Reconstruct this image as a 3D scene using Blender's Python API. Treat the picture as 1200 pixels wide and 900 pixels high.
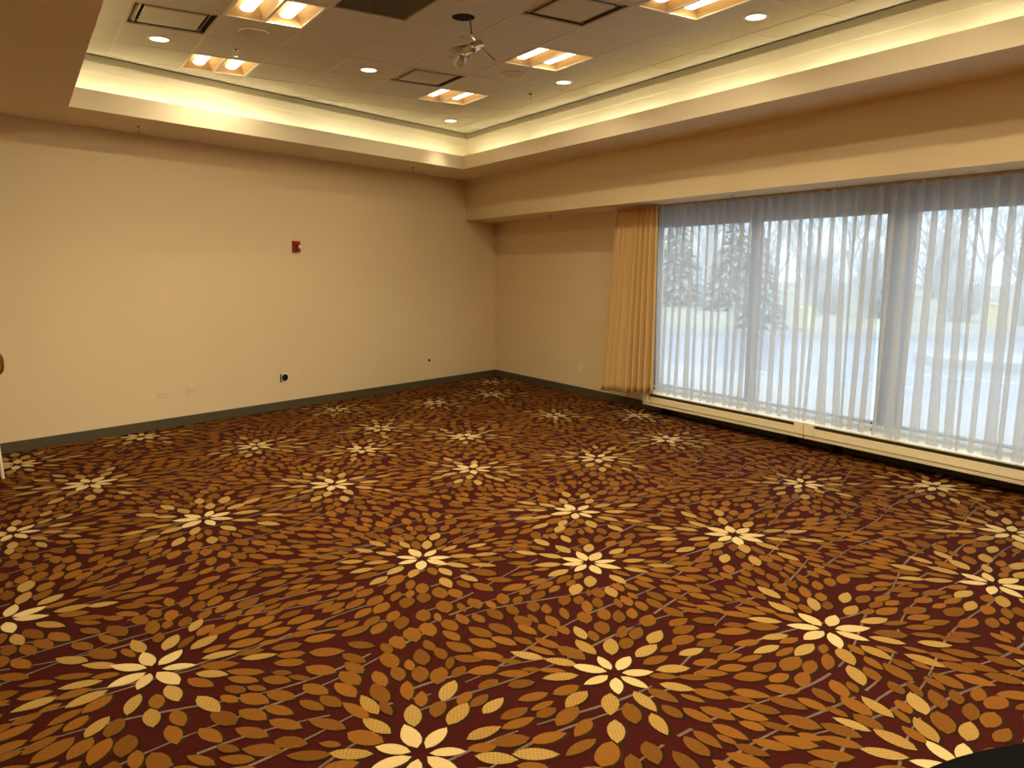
import bpy, bmesh, math, random
import numpy as np
from mathutils import Vector, Matrix

for o in list(bpy.data.objects):
    bpy.data.objects.remove(o, do_unlink=True)
scene = bpy.context.scene
COL = scene.collection
random.seed(7)
RNG = np.random.default_rng(11)

# ------------------------------------------------------------------ camera
CAM = Vector((-6.5735, -11.0046, 1.687))
YAW, PIT, ROL, FPX = 0.5597, -0.1417, 0.0051, 922.5
fw = Vector((math.sin(YAW) * math.cos(PIT), math.cos(YAW) * math.cos(PIT), math.sin(PIT)))
rt = Vector((math.cos(YAW), -math.sin(YAW), 0))
up = rt.cross(fw)
r2 = rt * math.cos(ROL) + up * math.sin(ROL)
u2 = -rt * math.sin(ROL) + up * math.cos(ROL)
cd = bpy.data.cameras.new('camera')
cd.sensor_fit = 'HORIZONTAL'
cd.sensor_width = 36.0
cd.lens = FPX / 1200 * 36.0
cd.clip_start = 0.05
cd.clip_end = 300
cam = bpy.data.objects.new('camera', cd)
COL.objects.link(cam)
m = Matrix.Identity(4)
for i in range(3):
    m[i][0], m[i][1], m[i][2], m[i][3] = r2[i], u2[i], -fw[i], CAM[i]
cam.matrix_world = m
scene.camera = cam

# ------------------------------------------------------------------ world, exposure, lamp levels
scene.view_settings.view_transform = 'Standard'
scene.view_settings.look = 'None'
scene.view_settings.gamma = 1.0
scene.view_settings.use_curve_mapping = False
scene.view_settings.exposure = 0.0
LAMP = (1.0, 0.86, 0.56)
COVE = (1.0, 0.94, 0.66)
TROFFER_W = 5.0          # glow of the visible lamp tubes
TROFFER_P = 83.0         # light given off by each lamp (watts)
DOWN_W = 3.0
DOWN_P = 32.0
COVE_W = 23.0
SKY_W = 2.9
wd = bpy.data.worlds.new('overcast_sky')
scene.world = wd
wd.use_nodes = True
nt = wd.node_tree
bg = nt.nodes['Background']
tc = nt.nodes.new('ShaderNodeTexCoord')
nz = nt.nodes.new('ShaderNodeTexNoise')
nz.inputs['Scale'].default_value = 2.2
nz.inputs['Detail'].default_value = 4
cr = nt.nodes.new('ShaderNodeValToRGB')
cr.color_ramp.elements[0].position = 0.35
cr.color_ramp.elements[1].position = 0.7
cr.color_ramp.elements[0].color = (0.60, 0.77, 1.0, 1)
cr.color_ramp.elements[1].color = (0.86, 0.94, 1.0, 1)
nt.links.new(tc.outputs['Generated'], nz.inputs['Vector'])
nt.links.new(nz.outputs['Fac'], cr.inputs['Fac'])
nt.links.new(cr.outputs['Color'], bg.inputs['Color'])
bg.inputs['Strength'].default_value = SKY_W
try:
    scene.cycles.transparent_max_bounces = 32
except Exception:
    pass

# ------------------------------------------------------------------ dimensions (metres)
TPHI = math.tan(0.3536)          # the back wall runs 20 degrees off square
CPHI = math.cos(0.3536)
ZS, ZF, ZC, ZBB = 3.046, 3.216, 3.575, 2.4546
BD = 0.689                       # bulkhead depth
AX, AY, XL, YF = 1.3637, 0.9307, 6.0907, -18.2
GX, GY, T = -5.7324, -2.7614, 0.6096
XLW, YFW, ZTOP = -8.6, -19.4, 3.95
WY0, WY1, WZ0, WZ1 = -3.70, -10.2, 0.30, 2.258
def yb(x, o=0.0):
    return x * TPHI - o

# ------------------------------------------------------------------ materials
def srgb(r, g, b):
    def c(v):
        v /= 255.0
        return v / 12.92 if v <= 0.04045 else ((v + 0.055) / 1.055) ** 2.4
    return (c(r), c(g), c(b), 1.0)

def mat(name, col, rough=0.8, metal=0.0, noise=0.0, nscale=20.0, bump=0.0, bscale=200.0, spec=0.3, emit=None, es=0.0):
    mt = bpy.data.materials.new(name)
    mt.use_nodes = True
    n, l = mt.node_tree.nodes, mt.node_tree.links
    b = n['Principled BSDF']
    b.inputs['Base Color'].default_value = col
    b.inputs['Roughness'].default_value = rough
    b.inputs['Metallic'].default_value = metal
    b.inputs['Specular IOR Level'].default_value = spec
    if emit:
        b.inputs['Emission Color'].default_value = (*emit, 1)
        b.inputs['Emission Strength'].default_value = es
    if noise or bump:
        t = n.new('ShaderNodeTexCoord')
    if noise:
        z = n.new('ShaderNodeTexNoise')
        z.inputs['Scale'].default_value = nscale
        z.inputs['Detail'].default_value = 5
        mx = n.new('ShaderNodeMix'); mx.data_type = 'RGBA'
        mx.inputs['A'].default_value = tuple(c * (1 - noise) for c in col[:3]) + (1,)
        mx.inputs['B'].default_value = tuple(min(1, c * (1 + noise)) for c in col[:3]) + (1,)
        l.new(t.outputs['Object'], z.inputs['Vector'])
        l.new(z.outputs['Fac'], mx.inputs['Factor'])
        l.new(mx.outputs['Result'], b.inputs['Base Color'])
    if bump:
        z2 = n.new('ShaderNodeTexNoise')
        z2.inputs['Scale'].default_value = bscale
        z2.inputs['Detail'].default_value = 3
        bp = n.new('ShaderNodeBump')
        bp.inputs['Strength'].default_value = bump
        bp.inputs['Distance'].default_value = 0.004
        l.new(t.outputs['Object'], z2.inputs['Vector'])
        l.new(z2.outputs['Fac'], bp.inputs['Height'])
        l.new(bp.outputs['Normal'], b.inputs['Normal'])
    return mt

def carpet_mat(name, c1, c2, hatch=0.0):
    """yarn carpet: tone per leaf from the 'tone' attribute, fine tuft noise and a woven cross hatch"""
    mt = bpy.data.materials.new(name)
    mt.use_nodes = True
    n, l = mt.node_tree.nodes, mt.node_tree.links
    b = n['Principled BSDF']
    b.inputs['Roughness'].default_value = 0.95
    b.inputs['Specular IOR Level'].default_value = 0.08
    t = n.new('ShaderNodeTexCoord')
    z = n.new('ShaderNodeTexNoise'); z.inputs['Scale'].default_value = 110; z.inputs['Detail'].default_value = 3
    at = n.new('ShaderNodeAttribute'); at.attribute_name = 'tone'
    ad = n.new('ShaderNodeMath'); ad.operation = 'MULTIPLY_ADD'
    ad.inputs[1].default_value = 0.7; ad.inputs[2].default_value = -0.35
    l.new(t.outputs['Object'], z.inputs['Vector'])
    l.new(z.outputs['Fac'], ad.inputs[0])
    ad2 = n.new('ShaderNodeMath'); ad2.operation = 'ADD'; ad2.use_clamp = True
    l.new(ad.outputs[0], ad2.inputs[0]); l.new(at.outputs['Fac'], ad2.inputs[1])
    mx = n.new('ShaderNodeMix'); mx.data_type = 'RGBA'
    mx.inputs['A'].default_value = c1; mx.inputs['B'].default_value = c2
    l.new(ad2.outputs[0], mx.inputs['Factor'])
    out = mx.outputs['Result']
    if hatch:
        for k, ang in enumerate((0.5, 2.0)):
            mp = n.new('ShaderNodeMapping'); mp.inputs['Rotation'].default_value = (0, 0, ang)
            w = n.new('ShaderNodeTexWave'); w.inputs['Scale'].default_value = 22; w.inputs['Distortion'].default_value = 0.6
            l.new(t.outputs['Object'], mp.inputs['Vector']); l.new(mp.outputs[0], w.inputs['Vector'])
            ra = n.new('ShaderNodeValToRGB')
            ra.color_ramp.elements[0].position = 0.0; ra.color_ramp.elements[0].color = (1 - hatch,) * 3 + (1,)
            ra.color_ramp.elements[1].position = 0.3; ra.color_ramp.elements[1].color = (1, 1, 1, 1)
            l.new(w.outputs['Fac'], ra.inputs['Fac'])
            mu = n.new('ShaderNodeMix'); mu.data_type = 'RGBA'; mu.blend_type = 'MULTIPLY'; mu.inputs['Factor'].default_value = 1
            l.new(out, mu.inputs['A']); l.new(ra.outputs['Color'], mu.inputs['B'])
            out = mu.outputs['Result']
    l.new(out, b.inputs['Base Color'])
    bp = n.new('ShaderNodeBump'); bp.inputs['Strength'].default_value = 0.5; bp.inputs['Distance'].default_value = 0.003
    l.new(z.outputs['Fac'], bp.inputs['Height']); l.new(bp.outputs['Normal'], b.inputs['Normal'])
    return mt

def emit_mat(name, col, s):
    mt = bpy.data.materials.new(name)
    mt.use_nodes = True
    n, l = mt.node_tree.nodes, mt.node_tree.links
    n.remove(n['Principled BSDF'])
    e = n.new('ShaderNodeEmission')
    e.inputs['Color'].default_value = (*col, 1); e.inputs['Strength'].default_value = s
    l.new(e.outputs[0], n['Material Output'].inputs['Surface'])
    return mt

def sheer_mat():
    mt = bpy.data.materials.new('sheer_voile')
    mt.use_nodes = True
    n, l = mt.node_tree.nodes, mt.node_tree.links
    n.remove(n['Principled BSDF'])
    tr = n.new('ShaderNodeBsdfTransparent'); tr.inputs['Color'].default_value = (1, 1, 1, 1)
    tl = n.new('ShaderNodeBsdfTranslucent'); tl.inputs['Color'].default_value = (0.86, 0.86, 0.85, 1)
    df = n.new('ShaderNodeBsdfDiffuse'); df.inputs['Color'].default_value = (0.66, 0.65, 0.62, 1)
    m1 = n.new('ShaderNodeMixShader'); m1.inputs[0].default_value = 0.52
    l.new(tl.outputs[0], m1.inputs[1]); l.new(df.outputs[0], m1.inputs[2])
    t = n.new('ShaderNodeTexCoord')
    z = n.new('ShaderNodeTexNoise'); z.inputs['Scale'].default_value = 300
    l.new(t.outputs['Object'], z.inputs['Vector'])
    mm = n.new('ShaderNodeMath'); mm.operation = 'MULTIPLY_ADD'; mm.inputs[1].default_value = 0.2; mm.inputs[2].default_value = 0.46
    l.new(z.outputs['Fac'], mm.inputs[0])
    m2 = n.new('ShaderNodeMixShader')
    l.new(mm.outputs[0], m2.inputs[0]); l.new(tr.outputs[0], m2.inputs[1]); l.new(m1.outputs[0], m2.inputs[2])
    l.new(m2.outputs[0], n['Material Output'].inputs['Surface'])
    return mt

def drape_mat():
    mt = bpy.data.materials.new('drape_cloth')
    mt.use_nodes = True
    n, l = mt.node_tree.nodes, mt.node_tree.links
    b = n['Principled BSDF']
    b.inputs['Base Color'].default_value = srgb(222, 186, 130)
    b.inputs['Roughness'].default_value = 0.85
    b.inputs['Specular IOR Level'].default_value = 0.2
    b.inputs['Sheen Weight'].default_value = 0.1
    tl = n.new('ShaderNodeBsdfTranslucent'); tl.inputs['Color'].default_value = srgb(200, 160, 105)
    mx = n.new('ShaderNodeMixShader'); mx.inputs[0].default_value = 0.12
    l.new(b.outputs[0], mx.inputs[1]); l.new(tl.outputs[0], mx.inputs[2])
    l.new(mx.outputs[0], n['Material Output'].inputs['Surface'])
    t = n.new('ShaderNodeTexCoord')
    z = n.new('ShaderNodeTexNoise'); z.inputs['Scale'].default_value = 400
    bp = n.new('ShaderNodeBump'); bp.inputs['Strength'].default_value = 0.25; bp.inputs['Distance'].default_value = 0.002
    l.new(t.outputs['Object'], z.inputs['Vector']); l.new(z.outputs['Fac'], bp.inputs['Height']); l.new(bp.outputs['Normal'], b.inputs['Normal'])
    return mt

def glass_mat(name, gloss=0.06, tint=(0.97, 0.99, 1.0, 1), rough=0.0):
    mt = bpy.data.materials.new(name)
    mt.use_nodes = True
    n, l = mt.node_tree.nodes, mt.node_tree.links
    n.remove(n['Principled BSDF'])
    tr = n.new('ShaderNodeBsdfTransparent'); tr.inputs['Color'].default_value = tint
    gl = n.new('ShaderNodeBsdfGlossy'); gl.inputs['Roughness'].default_value = rough
    mx = n.new('ShaderNodeMixShader'); mx.inputs[0].default_value = gloss
    l.new(tr.outputs[0], mx.inputs[1]); l.new(gl.outputs[0], mx.inputs[2])
    l.new(mx.outputs[0], n['Material Output'].inputs['Surface'])
    return mt

M = {}
M['wall'] = mat('wall_paint', srgb(228, 206, 168), 0.7, noise=0.03, nscale=1.5, bump=0.12, bscale=250)
M['soffit'] = mat('soffit_paint', srgb(228, 212, 184), 0.8, noise=0.03, nscale=2, bump=0.08)
M['cove'] = mat('cove_paint', srgb(240, 230, 204), 0.8)
M['trim'] = mat('cove_trim_paint', srgb(165, 155, 130), 0.6)
M['tile'] = mat('acoustic_tile', srgb(212, 206, 192), 0.95, noise=0.06, nscale=60, bump=0.35, bscale=300)
M['tee'] = mat('grid_metal', srgb(222, 212, 190), 0.5)
M['base'] = mat('baseboard_vinyl', srgb(84, 76, 58), 0.5, noise=0.08, nscale=8)
M['carpet'] = carpet_mat('carpet_ground', srgb(46, 10, 6), srgb(70, 18, 11))
M['leaf_border'] = carpet_mat('carpet_leaf_outline', srgb(34, 20, 5), srgb(49, 31, 10))  # woven dark border round each leaf, part of the pattern
M['leaf_gold'] = carpet_mat('carpet_leaf_gold', srgb(98, 59, 17), srgb(126, 79, 26))
M['leaf_tan'] = carpet_mat('carpet_leaf_tan', srgb(152, 114, 54), srgb(170, 136, 76), hatch=0.25)
M['leaf_cream'] = carpet_mat('carpet_leaf_cream', srgb(184, 154, 100), srgb(196, 170, 122))
M['stripe'] = carpet_mat('carpet_grey_stripe', srgb(98, 80, 66), srgb(123, 104, 87), hatch=0.25)
M['white'] = mat('white_enamel', srgb(232, 228, 218), 0.4)
M['reflector'] = mat('reflector_white', srgb(206, 170, 118), 0.45)
M['dark'] = mat('dark_recess', srgb(28, 24, 20), 0.9)
M['throat'] = mat('duct_throat', srgb(92, 80, 62), 0.9)
M['diff'] = mat('diffuser_metal', srgb(196, 186, 166), 0.5)
M['chrome'] = mat('chrome', srgb(210, 205, 195), 0.15, metal=1.0)
M['heater'] = mat('heater_enamel', srgb(240, 226, 190), 0.45, noise=0.03, nscale=6)
M['heater_lip'] = mat('heater_lip_enamel', srgb(222, 208, 176), 0.45)
M['louver'] = mat('heater_louver', srgb(88, 76, 54), 0.6)
M['frame'] = mat('window_bronze', srgb(84, 72, 58), 0.5, metal=0.2)
M['sill'] = mat('window_sill_white', srgb(238, 238, 236), 0.4)
M['glass'] = glass_mat('window_glass')
M['clear'] = glass_mat('clear_shade_glass', 0.28, (0.9, 0.88, 0.84, 1), 0.05)
M['sheer'] = sheer_mat()
M['drape'] = drape_mat()
M['red'] = mat('alarm_red', srgb(150, 34, 20), 0.4)
M['lens'] = mat('strobe_lens', srgb(245, 235, 225), 0.2)
M['plate'] = mat('outlet_plate_painted', srgb(226, 204, 166), 0.5)
M['ivory'] = mat('outlet_ivory', srgb(235, 225, 200), 0.4)
M['black'] = mat('black_plastic', srgb(22, 20, 18), 0.5)
M['table'] = mat('black_table_laminate', srgb(9, 9, 7), 0.9, noise=0.15, nscale=30, spec=0.05)
M['tablemetal'] = mat('table_leg_steel', srgb(60, 58, 54), 0.4, metal=0.8)
M['chair_fabric'] = mat('chair_fabric', srgb(160, 120, 66), 0.9, noise=0.2, nscale=120, bump=0.3)
M['chair_frame'] = mat('chair_dark_frame', srgb(112, 76, 26), 0.5)
M['chair_leg'] = mat('chair_leg_pale', srgb(236, 226, 200), 0.35)
M['lamp'] = emit_mat('fluorescent_lamp', LAMP, TROFFER_W)
M['downlens'] = emit_mat('downlight_lens', LAMP, DOWN_W)
M['cove_lamp'] = emit_mat('cove_tube', COVE, COVE_W)
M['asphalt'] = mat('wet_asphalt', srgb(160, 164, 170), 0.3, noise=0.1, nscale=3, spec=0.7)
M['concrete'] = mat('concrete', srgb(206, 204, 198), 0.9, noise=0.08, nscale=4)
M['paint'] = mat('road_paint', srgb(250, 250, 250), 0.8)
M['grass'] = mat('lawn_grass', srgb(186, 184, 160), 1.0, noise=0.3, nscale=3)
M['yellow'] = mat('yellow_paint', srgb(250, 238, 176), 0.6)
M['beigebox'] = mat('beige_paint', srgb(226, 208, 160), 0.7)
M['hazy_bark'] = mat('hazy_bark', srgb(214, 212, 208), 1.0, noise=0.2, nscale=10)  # outdoor haze is put into this pale colour
M['needles'] = mat('hazy_needles', srgb(176, 182, 178), 1.0, noise=0.04, nscale=6)  # lightened so the colour carries the outdoor haze

# ------------------------------------------------------------------ mesh helpers
class MB:
    def __init__(self):
        self.v, self.f, self.mi = [], [], []
    def add(self, vs, fs, mi=0):
        b = len(self.v)
        self.v += [tuple(p) for p in vs]
        self.f += [tuple(b + i for i in q) for q in fs]
        self.mi += [mi] * len(fs)
        return self
    def box(self, x0, x1, y0, y1, z0, z1, mi=0):
        if x0 > x1: x0, x1 = x1, x0
        if y0 > y1: y0, y1 = y1, y0
        if z0 > z1: z0, z1 = z1, z0
        vs = [(x0, y0, z0), (x1, y0, z0), (x1, y1, z0), (x0, y1, z0), (x0, y0, z1), (x1, y0, z1), (x1, y1, z1), (x0, y1, z1)]
        return self.add(vs, [(0, 3, 2, 1), (4, 5, 6, 7), (0, 1, 5, 4), (1, 2, 6, 5), (2, 3, 7, 6), (3, 0, 4, 7)], mi)
    def prism(self, poly, z0, z1, mi=0):
        n = len(poly)
        vs = [(p[0], p[1], z0) for p in poly] + [(p[0], p[1], z1) for p in poly]
        fs = [tuple(reversed(range(n))), tuple(range(n, 2 * n))] + [(i, (i + 1) % n, n + (i + 1) % n, n + i) for i in range(n)]
        return self.add(vs, fs, mi)
    def ring(self, inner, outer, z0, z1, mi=0):
        n = len(inner)
        vs = [(p[0], p[1], z) for z in (z0, z1) for p in inner] + [(p[0], p[1], z) for z in (z0, z1) for p in outer]
        fs = []
        for i in range(n):
            j = (i + 1) % n
            fs += [(i, n + i, n + j, j), (2 * n + i, 2 * n + j, 3 * n + j, 3 * n + i), (i, j, 2 * n + j, 2 * n + i), (n + i, 3 * n + i, 3 * n + j, n + j)]
        return self.add(vs, fs, mi)
    def tube(self, a, b, ra, rb=None, seg=10, mi=0, caps=True):
        rb = ra if rb is None else rb
        a, b = Vector(a), Vector(b)
        d = (b - a).normalized()
        s = d.orthogonal().normalized(); t = d.cross(s)
        vs = []
        for c, r in ((a, ra), (b, rb)):
            for k in range(seg):
                an = 2 * math.pi * k / seg
                vs.append(c + (s * math.cos(an) + t * math.sin(an)) * r)
        fs = [(k, (k + 1) % seg, seg + (k + 1) % seg, seg + k) for k in range(seg)]
        if caps:
            fs += [tuple(reversed(range(seg))), tuple(range(seg, 2 * seg))]
        return self.add(vs, fs, mi)
    def lathe(self, prof, seg=24, c=(0, 0, 0), mi=0, M4=None, sx=1, sy=1):
        vs, fs = [], []
        n = len(prof)
        for r, z in prof:
            for k in range(seg):
                an = 2 * math.pi * k / seg
                p = Vector((r * math.cos(an) * sx, r * math.sin(an) * sy, z))
                if M4: p = M4 @ p
                vs.append(p + Vector(c))
        for i in range(n - 1):
            for k in range(seg):
                k2 = (k + 1) % seg
                fs.append((i * seg + k, i * seg + k2, (i + 1) * seg + k2, (i + 1) * seg + k))
        fs.append(tuple(reversed(range(seg)))); fs.append(tuple(range((n - 1) * seg, n * seg)))
        return self.add(vs, fs, mi)
    def mesh(self, name, mats, smooth=False, fix=True):
        me = bpy.data.meshes.new(name)
        me.from_pydata(self.v, [], self.f)
        for mm in (mats if isinstance(mats, (list, tuple)) else [mats]):
            me.materials.append(M[mm] if isinstance(mm, str) else mm)
        me.polygons.foreach_set('material_index', self.mi)
        if fix:
            bm = bmesh.new(); bm.from_mesh(me)
            bmesh.ops.recalc_face_normals(bm, faces=bm.faces[:])
            bm.to_mesh(me); bm.free()
        if smooth:
            me.polygons.foreach_set('use_smooth', [True] * len(me.polygons))
        me.update()
        return me
    def build(self, name, mats, parent=None, smooth=False, bevel=0.0, fix=True):
        o = link(name, self.mesh(name, mats, smooth, fix), parent)
        if bevel:
            bv = o.modifiers.new('bevel', 'BEVEL'); bv.width = bevel; bv.segments = 2; bv.limit_method = 'ANGLE'
        return o

def link(name, data, parent=None):
    o = bpy.data.objects.new(name, data)
    COL.objects.link(o)
    if parent is not None:
        o.parent = parent
    return o
def tag(o, label, cat, group=None):
    o['label'] = label; o['category'] = cat
    if group: o['group'] = group
    return o
def thing(name, label, cat, loc=(0, 0, 0), rz=0.0, group=None):
    o = link(name, None); o.location = loc; o.rotation_euler = (0, 0, rz)
    o.empty_display_size = 0.1
    return tag(o, label, cat, group)
def struct(o):
    o['kind'] = 'structure'
    return o
def copy_tree(o, loc=None, rz=None, parent=None):
    c = o.copy(); COL.objects.link(c)
    if parent is not None: c.parent = parent
    if loc is not None: c.location = loc
    if rz is not None: c.rotation_euler = (0, 0, rz)
    for ch in list(o.children):
        copy_tree(ch, parent=c)
    return c

def offset_poly(poly, d):
    """grow a convex counter-clockwise polygon outward by d"""
    n = len(poly); out = []
    for i in range(n):
        p0, p1, p2 = Vector(poly[i - 1]), Vector(poly[i]), Vector(poly[(i + 1) % n])
        e1 = (p1 - p0).normalized(); e2 = (p2 - p1).normalized()
        n1 = Vector((e1.y, -e1.x)); n2 = Vector((e2.y, -e2.x))
        k = d / (1 + n1.dot(n2))
        q = p1 + (n1 + n2) * k
        out.append((q.x, q.y))
    return out
def clip_poly(sub, clip):
    """Sutherland-Hodgman, clip is convex counter-clockwise"""
    out = list(sub)
    for i in range(len(clip)):
        a, b = clip[i - 1], clip[i]
        inp, out = out, []
        def side(p): return (b[0] - a[0]) * (p[1] - a[1]) - (b[1] - a[1]) * (p[0] - a[0])
        for k in range(len(inp)):
            p, q = inp[k - 1], inp[k]
            sp, sq = side(p), side(q)
            if (sp >= 0) != (sq >= 0):
                t = sp / (sp - sq)
                out.append((p[0] + t * (q[0] - p[0]), p[1] + t * (q[1] - p[1])))
            if sq >= 0: out.append(q)
        if not out: return []
    return out

# ------------------------------------------------------------------ the room shell
TW = 0.2
ROOM = [(0, 0), (XLW, yb(XLW)), (XLW, YFW), (0, YFW)]                 # counter-clockwise seen from above
TRAY = [(-AX, yb(-AX, AY)), (-XL, yb(-XL, AY)), (-XL, YF), (-AX, YF)]
COVEP = [(-AX + 0.254, yb(-AX + 0.254, 0.66)), (-XL - 0.25, yb(-XL - 0.25, 0.66)), (-XL - 0.25, YF - 0.25), (-AX + 0.254, YF - 0.25)]

floor = struct(MB().prism(offset_poly(ROOM, 0.0), -0.12, 0.0).build('floor', 'carpet'))
ta = floor.data.attributes.new('tone', 'FLOAT', 'FACE'); ta.data.foreach_set('value', [0.4] * len(floor.data.polygons))

e = 0.3536
nb = (-math.sin(e) * TW, math.cos(e) * TW)                             # outward normal of the back wall
struct(MB().prism([(0 + 0.2, yb(0.2)), (XLW - 0.2, yb(XLW - 0.2)), (XLW - 0.2 + nb[0], yb(XLW - 0.2) + nb[1]), (0.2 + nb[0], yb(0.2) + nb[1])][::-1], -0.12, ZTOP).build('wall_back', 'wall'))
struct(MB().box(XLW - TW, XLW, YFW - TW, yb(XLW), -0.12, ZTOP).build('wall_left', 'wall'))
struct(MB().box(XLW, 0, YFW - TW, YFW, -0.12, ZTOP).build('wall_front', 'wall'))
wr = MB()
wr.box(0, TW, 0.06, WY0, -0.12, ZTOP).box(0, TW, WY1, YFW - TW, -0.12, ZTOP).box(0, TW, WY0, WY1, -0.12, WZ0).box(0, TW, WY0, WY1, WZ1, ZTOP)
struct(wr.build('wall_right', 'wall'))
struct(MB().prism([(-BD, yb(-BD)), (-BD, YFW), (0, YFW), (0, 0)], ZBB, ZS).build('wall_bulkhead', 'wall'))

# ceiling: dropped soffit ring with lit cove round a tray of acoustic tiles
ceiling = struct(MB().ring(TRAY, ROOM, ZS, ZS + 0.03).build('ceiling', 'soffit'))
MB().ring(TRAY, offset_poly(TRAY, 0.025), ZS + 0.03, ZF).build('cove_fascia', 'soffit', ceiling)
MB().ring(COVEP, offset_poly(COVEP, 0.05), ZS + 0.03, ZC + 0.1).build('cove_wall', 'cove', ceiling)
struct(MB().ring(offset_poly(COVEP, -0.006), COVEP, 3.42, 3.507).build('trim_1', 'cove'))
struct(MB().ring(offset_poly(COVEP, -0.032), COVEP, 3.507, ZC - 0.012).build('trim_2', 'trim'))
struct(MB().ring(offset_poly(COVEP, -0.012), COVEP, ZC - 0.012, ZC - 0.002).build('shadow_gap', 'dark'))  # dark ring painted in as the shade of the gap
struct(MB().prism(offset_poly(ROOM, TW), ZTOP, ZTOP + 0.1).build('ceiling_deck', 'dark'))

LIGHT_CELLS = [(1, 0), (5, 0), (1, 3), (5, 3), (1, 6), (5, 6), (1, 9), (5, 9), (1, 12), (5, 12), (1, 15), (5, 15), (1, 18), (5, 18), (1, 21), (5, 21)]  # rows behind the camera are unseen, added to light the back wall
DIFF_CELLS = [(0, 2), (4, 1), (4, 5), (0, 6), (4, 9)]
GRILLE_CELLS = [(2, 4)]
DOWN_CELLS = [(0, 1), (3, 1), (6, -2), (6, 2), (6, 6), (0, 5), (0, 9), (3, 8), (6, 10), (0, 13), (6, 14), (3, 13)]
USED = set(LIGHT_CELLS + DIFF_CELLS + GRILLE_CELLS)
INNER = offset_poly(COVEP, -0.004)
full = MB().prism([(0.004, -T + 0.004), (T - 0.004, -T + 0.004), (T - 0.004, -0.004), (0.004, -0.004)], 0, 0.018).mesh('ceiling_tile', 'tile')
for i in range(-2, 9):
    for j in range(-5, 27):
        if (i, j) in USED: continue
        x0, y0 = GX + i * T, GY - j * T
        sq = [(x0 + 0.004, y0 - T + 0.004), (x0 + T - 0.004, y0 - T + 0.004), (x0 + T - 0.004, y0 - 0.004), (x0 + 0.004, y0 - 0.004)]
        c = clip_poly(sq, INNER)
        if len(c) < 3: continue
        area = abs(sum(c[k - 1][0] * c[k][1] - c[k][0] * c[k - 1][1] for k in range(len(c)))) / 2
        if area < 0.004: continue
        dz = random.uniform(-0.0004, 0.0004)
        if area > (T - 0.008) ** 2 - 1e-4:
            o = link('ceiling_tile', full, ceiling); o.location = (x0, y0, ZC + dz)
        else:
            MB().prism(c, ZC + dz, ZC + 0.018 + dz).build('ceiling_tile', 'tile', ceiling)
def runner(poly):
    c = clip_poly(poly, INNER)
    if len(c) >= 3:
        MB().prism(c, ZC - 0.0035, ZC - 0.0012).build('grid_runner', 'tee', ceiling)
for i in range(-1, 9):
    x = GX + i * T
    runner([(x - 0.0075, -20), (x + 0.0075, -20), (x + 0.0075, 2), (x - 0.0075, 2)])
for j in range(-4, 27):
    y = GY - j * T
    runner([(-8, y - 0.0075), (0, y - 0.0075), (0, y + 0.0075), (-8, y + 0.0075)])

# baseboards
def strip_along_back(x0, x1, th, z0, z1):
    a, b = (x0, yb(x0)), (x1, yb(x1))
    return [(a[0], a[1]), (b[0], b[1]), (b[0] + th * math.sin(e), b[1] - th * math.cos(e)), (a[0] + th * math.sin(e), a[1] - th * math.cos(e))]
bb = MB().prism(strip_along_back(XLW, 0, 0.012, 0, 0.099), 0, 0.096)
bb.prism(strip_along_back(XLW, 0, 0.007, 0, 0.099), 0.096, 0.1)
struct(bb.build('baseboard_back', 'base'))
struct(MB().box(-0.012, 0, -0.01, YFW, 0, 0.096).box(-0.007, 0, -0.01, YFW, 0.096, 0.1).build('baseboard_right', 'base'))
struct(MB().box(XLW, XLW + 0.012, YFW, yb(XLW) - 0.02, 0, 0.1).build('baseboard_left', 'base'))

# ------------------------------------------------------------------ carpet pattern
FLOWERS = [(-4.538, -8.585), (-6.191, -7.53), (-5.48, -8.66), (-3.398, -8.791), (-6.735, -6.635), (-2.135, -8.917), (-4.646, -6.938), (-3.844, -7.505),
           (-2.731, -7.597), (-5.588, -5.476), (-3.314, -6.667), (-1.293, -7.005), (-0.442, -7.606), (-1.137, -8.522), (-6.702, -5.155), (-4.544, -5.084),
           (-3.354, -5.222), (-6.187, -4.069), (-2.17, -5.454), (-4.71, -3.365), (-3.88, -4.03), (-2.76, -4.012), (-1.061, -5.165), (-3.34, -3.151),
           (-6.674, -3.062), (-1.262, -3.484), (-2.071, -1.945), (-3.336, -1.795), (-0.385, -3.999), (-1.085, -1.688), (-0.48, -0.66), (-5.601, -2.328)]
NF_SEEN = len(FLOWERS)
for k in range(4000):
    x, y = random.uniform(-8.5, -0.1), random.uniform(-12.8, -0.5)
    if y > yb(x) - 0.2: continue
    if y > -9.2 and x > -7.2: continue
    if min((x - a) ** 2 + (y - b) ** 2 for a, b in FLOWERS) > 1.05 ** 2:
        FLOWERS.append((x, y))
FA = np.array(FLOWERS)

def inside(x, y, mrg=0.02):
    return XLW + mrg < x < -mrg - 0.012 and YFW + mrg < y < yb(x) - mrg - 0.015

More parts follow.
